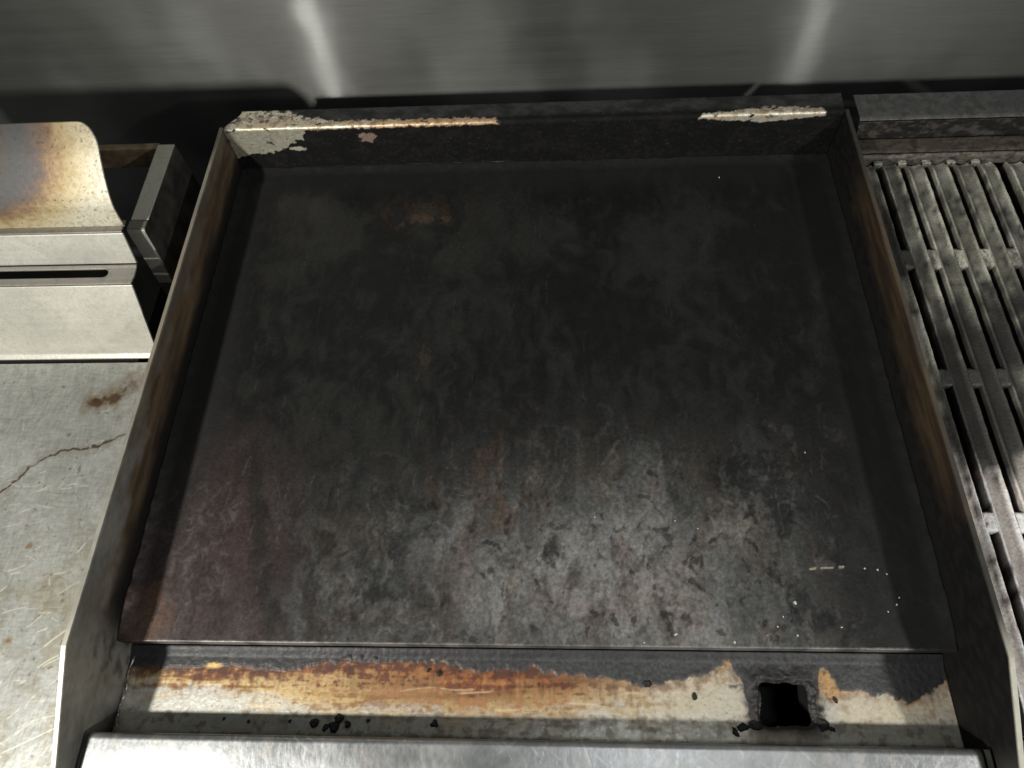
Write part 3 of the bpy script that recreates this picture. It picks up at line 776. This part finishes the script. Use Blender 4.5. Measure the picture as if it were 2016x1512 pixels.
def wear_shield(P):
    x = P[..., 0]; h = Hs
    n = fbm(x * 40, h * 4, 170, 4); m = fbm(x * 170, h * 14, 171, 4, .6); k = fbm(x * 420, h * 34, 172, 3)
    r = np.hypot(np.maximum(x + .452, 0) / .080, np.where(h < .82, (h - .82) / .72, 0)) + .14 * (n - .5) + .16 * (m - .5)
    stops = [(0.0, (.095, .078, .066)), (.40, (.080, .070, .064)), (.58, (.078, .080, .080)), (.72, (.10, .085, .082)), (.82, (.155, .105, .075)), (.92, (.24, .16, .085)), (1.03, (.34, .255, .13)), (1.17, (.47, .405, .26)), (1.4, (.56, .53, .43)), (3, (.58, .56, .48))]
    rs = [s[0] for s in stops]
    col = np.stack([np.interp(r, rs, [s[1][c] for s in stops]) for c in range(3)], -1)
    sp = ss(.60, .68, m) * ss(.9, 1.1, r)
    col = mix(col, (.40, .34, .22), sp * .35)
    pit = ss(.72, .80, fbm(x * 330, h * 26, 176, 2))
    col = mix(col, (.07, .05, .035), pit * .7)
    spk = ss(.56, .68, fbm(x * 260, h * 20, 178, 3, .65)) * ss(.85, 1.0, r)
    col = mix(col, (.33, .27, .17), spk * .5)
    ce = ss(.03, .005, np.abs(fbm(x * 200, h * 18, 174, 3) - .5)) * ss(-.37, -.35, x) * ss(.78, .9, h)
    col = mix(col, (.18, .10, .05), ce * .7)
    return col, .52 + .1 * (n - .5), .35 + 0 * x
shd = sheet('flue_shield', np.stack([X, Y, Z], -1), (0, .0012, -.0006), M_cook, wear_shield, ck)
tag(shd, 'curved upright flue shield tinted blue, purple and straw by heat')
# fixed side flange of the cooker body
xf0, xf1 = -.3475, -.3315
def flange(name, prof, base, seed, w=(xf0, xf1), th=(0, .001, -.0012)):
    return panel(name, prof, w[1], seed, base, .3, th, n=26, x0=w[0])
flange('side_flange', [(.318, .0170), (.3275, .0775), (.3290, .0798)], (.36, .36, .31), 180)
flange('flange_cap', [(.3292, .0800), (.3390, .0800)], (.20, .195, .165), 181, th=(0, 0, -.0012))
flange('flue_side_rail', [(.3405, .0790), (.433, .0790)], (.56, .54, .47), 182, th=(0, 0, -.0012))
# outer skin of the cooker side
def outline(name, pts, x, th, mat):
    n = len(pts); v = [(x, a, b) for a, b in pts] + [(x + th, a, b) for a, b in pts]
    f = [tuple(range(n)), tuple(range(2 * n - 1, n - 1, -1))] + [(i, i + n, (i + 1) % n + n, (i + 1) % n) for i in range(n)]
    return mesh_obj(name, v, f, mat, ck)
outline('side_panel', [(.3165, -.2195), (.316, .015), (.3285, .0785), (.433, .0775), (.433, -.2195)], xf1 + .0002, -.0015, M_side)
M_brown = mat_plain('burnt_brown_steel', (.26, .19, .115), .5, .3, noise=80, col2=(.10, .07, .045))
box('rear_bar', (-.62, .432, .052), (-.3495, .440, .075), M_brown, ck, .001)
box('flue_well', (-.62, .330, -.2195), (-.3500, .4315, -.02), M_dark, ck)
box('body', (-.60, -.30, -.2195), (-.3500, .2460, -.0085), M_dark, ck)
box('inner_body', (-.60, .2465, -.2195), (-.3600, .3295, -.0045), M_dark, ck)

# ------------------------------------------------------------------ charbroiler on the right and its grates
cb = thing('charbroiler', 'soot-blackened charbroiler with stepped rear rail right of the griddle', 'charbroiler')
ZG = .030
def rail(name, prof, seed, cols, rough=.55, met=.15, x0=.3135, x1=.95):
    py, pz = zip(*prof)
    a = np.concatenate([[0], np.cumsum(np.hypot(np.diff(py), np.diff(pz)))])
    t = np.linspace(0, a[-1], max(6, int(a[-1] / .001)))
    xs = np.concatenate([np.linspace(x0, .56, 240), np.linspace(.56, x1, 20)[1:]])
    X, Y = np.meshgrid(xs, np.interp(t, a, py), indexing='ij'); _, Z = np.meshgrid(xs, np.interp(t, a, pz), indexing='ij')
    Sx = np.broadcast_to(t / a[-1], X.shape)
    def wear(P):
        x = P[..., 0]
        n = fbm(x * 40, Sx * 1.6, seed, 5, .6); m = fbm(x * 110, Sx * 3.5, seed + 3, 5, .65)
        col = mix(cols[0], cols[1], ss(.35, .65, n))
        col = mix(col, cols[2], ss(.46, .66, .6 * m + .4 * n))
        return col, rough + .1 * (m - .5), met
    return sheet(name, np.stack([X, Y + .0006 * (fbm(X * 80, Sx * 6, seed + 7, 3) - .5), Z], -1), (0, .0012, -.0012), M_splash, wear, cb)
r1 = rail('rear_flange', [(.4605, .0585), (.4635, .0605), (.4935, .0610)], 200, [(.085, .086, .084), (.11, .11, .108), (.072, .071, .068)], .5, .4)
rail('rear_upright', [(.4560, .0410), (.4600, .0578)], 210, [(.012, .012, .012), (.02, .019, .018), (.055, .048, .042)])
rail('rear_step', [(.4420, .0355), (.4440, .0372), (.4555, .0405)], 220, [(.055, .046, .037), (.075, .063, .05), (.032, .028, .024)])
rail('rear_lip', [(.4385, .0230), (.4390, .0325), (.4415, .0350)], 230, [(.10, .09, .076), (.15, .135, .115), (.04, .036, .03)])
box('body', (.3120, -.130, -.2195), (.95, .4590, -.10), M_dark, cb)
box('side_panel', (.3100, -.130, -.0990), (.3118, .4590, .012), M_dark, cb)
box('front_rail', (.3120, -.130, -.0990), (.95, -.0560, .0130), M_side, cb)
box('rear_panel', (.3120, .4480, -.0990), (.95, .4540, .0220), M_dark, cb)

YB = [(.4385, .4330), (.3310, .3110), (.2100, .1940), (.0910, .0760), (-.0260, -.0540)]   # bridges between the slot rows
PITCH_G = .0225; SLOT = .0068
def wear_grate(seed):
    def f(P):
        x, y, z = P[:, 0], P[:, 1], P[:, 2]
        n = fbm(x * 30, y * 22 + seed, 300, 4); m = fbm(x * 120, y * 50 + seed, 302, 4, .6); k = n
        ol = mix((.27, .265, .215), (.42, .41, .345), ss(.35, .65, n))
        col = mix(ol, (.13, .12, .10), ss(.44, .64, m) * .7)
        front = ss(.165, .105, y + .05 * (n - .5) - .3 * (x - .36))
        ash = mix((.80, .73, .67), (.60, .53, .49), ss(.4, .7, m))
        col = mix(col, ash, front)
        off = seed * 3.7
        soot = ss(.40, .62, .5 * fbm(x * 30 + off, y * 11 + off, 305, 5, .62) + .5 * fbm(x * 14 + 3, y * 12, 309, 4) + .20 * ss(.28, .19, y) * ss(.09, .14, y) - .10 * ss(.30, .38, y) - .20 * front)
        col = mix(col, (.014, .013, .013), soot * .93)
        col = mix(col, (.04, .035, .035), ss(.68, .76, fbm(x * 190, y * 190, 307, 2)) * .85)
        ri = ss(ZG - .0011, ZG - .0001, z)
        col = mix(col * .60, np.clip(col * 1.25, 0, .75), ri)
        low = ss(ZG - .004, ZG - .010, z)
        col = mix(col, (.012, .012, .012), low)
        return col, .62 + .1 * (m - .5), np.full_like(n, .08)
    return f
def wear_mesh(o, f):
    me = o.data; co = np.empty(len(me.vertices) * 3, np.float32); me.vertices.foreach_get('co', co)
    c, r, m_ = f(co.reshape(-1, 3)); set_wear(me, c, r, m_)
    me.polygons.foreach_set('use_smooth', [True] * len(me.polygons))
def bar(x0, x1, y0, y1, seed, parent):
    """U-section bar: two raised rims with a grease channel between, worn and lumpy"""
    rg = np.random.default_rng(seed)
    w = x1 - x0
    prof = [(0, -.014), (0, -.0008), (.0005, 0), (.0017, 0), (.0034, -.0018), (w / 2, -.0026), (w - .0034, -.0018), (w - .0017, 0), (w - .0005, 0), (w, -.0008), (w, -.014)]
    if w < .011: prof = [(0, -.014), (0, -.0012), (.0008, 0), (w * .4, -.0006), (w * .6, -.0006), (w - .0008, 0), (w, -.0012), (w, -.014)]
    n = 90; ys = np.linspace(y0, y1, n); k = len(prof); vs = []
    for i, y in enumerate(ys):
        end = min(i, n - 1 - i) / 3.0
        dn = .004 * max(0, 1 - end) ** 2
        for j, (px, pz) in enumerate(prof):
            a = (vnoise(np.array(y * 140. + 31 * seed), np.array(j * 7.7), 400) - .5) * .0006 + (vnoise(np.array(y * 420. + 13 * seed), np.array(j * 5.1), 401) - .5) * .0005
            b = (vnoise(np.array(y * 160. + 11 * seed), np.array(j * 3.3), 402) - .5) * .0006
            vs.append((x0 + px + float(a), y, ZG + pz + float(b) - dn))
    fs = [(i * k + j, i * k + j + 1, (i + 1) * k + j + 1, (i + 1) * k + j) for i in range(n - 1) for j in range(k - 1)]
    fs += [(i * k, (i + 1) * k, (i + 2) * k - 1, (i + 1) * k - 1) for i in range(n - 1)]
    fs += [tuple(range(k)), tuple(range(n * k - 1, (n - 1) * k - 1, -1))]
    o = mesh_obj('bar', vs, fs, M_grate, parent)
    wear_mesh(o, wear_grate(seed)); return o
def bridge(x0, x1, y0, y1, seed, parent):
    nx, ny = 8, 10; vs = []; fs = []
    for i in range(nx):
        for j in range(ny):
            x = x0 + (x1 - x0) * i / (nx - 1); y = y0 + (y1 - y0) * j / (ny - 1)
            e = 1 if j in (0, ny - 1) else 0
            vs.append((x, y + .0010 * (float(vnoise(np.array(x * 300.), np.array(j * 3.1 + seed), 410)) - .5), ZG + .0001 - .0010 * e + .0010 * (float(vnoise(np.array(x * 330.), np.array(y * 330.), 411)) - .5)))
    for i in range(nx):
        for j in (0, ny - 1): vs.append((vs[i * ny + j][0], vs[i * ny + j][1], ZG - .012))
    t = nx * ny
    fs += [(i * ny + j, (i + 1) * ny + j, (i + 1) * ny + j + 1, i * ny + j + 1) for i in range(nx - 1) for j in range(ny - 1)]
    for i in range(nx - 1):
        fs.append((i * ny, t + 2 * i, t + 2 * i + 2, (i + 1) * ny)); fs.append((i * ny + ny - 1, (i + 1) * ny + ny - 1, t + 2 * i + 3, t + 2 * i + 1))
        fs.append((t + 2 * i, t + 2 * i + 1, t + 2 * i + 3, t + 2 * i + 2))
    o = mesh_obj('bridge', vs, fs, M_grate, parent)
    wear_mesh(o, wear_grate(seed)); return o
def grate(label, xstart, first_w, nslots, last_w, seed):
    g = thing('cast_iron_grate', label, 'grate', group='cast iron grates on the charbroiler')
    x = xstart; s = seed
    w = first_w
    for i in range(nslots + 1):
        if i: w = PITCH_G - SLOT if i < nslots else last_w
        bar(x, x + w, -.0540, .4375 - (0 if i % 2 else .001), s, g); s += 1
        if i < nslots:
            for b in YB:
                bridge(x + w - .0004, x + w + SLOT + .0004, b[1], b[0], s, g); s += 1
        x += w + SLOT
    return g
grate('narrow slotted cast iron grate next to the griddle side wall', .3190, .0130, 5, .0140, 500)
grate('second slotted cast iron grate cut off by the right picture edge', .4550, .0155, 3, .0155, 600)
for yy0 in (.395, .14):
    box('grate_support', (.3120, yy0, .004), (.95, yy0 + .010, .0158), M_dark, cb)
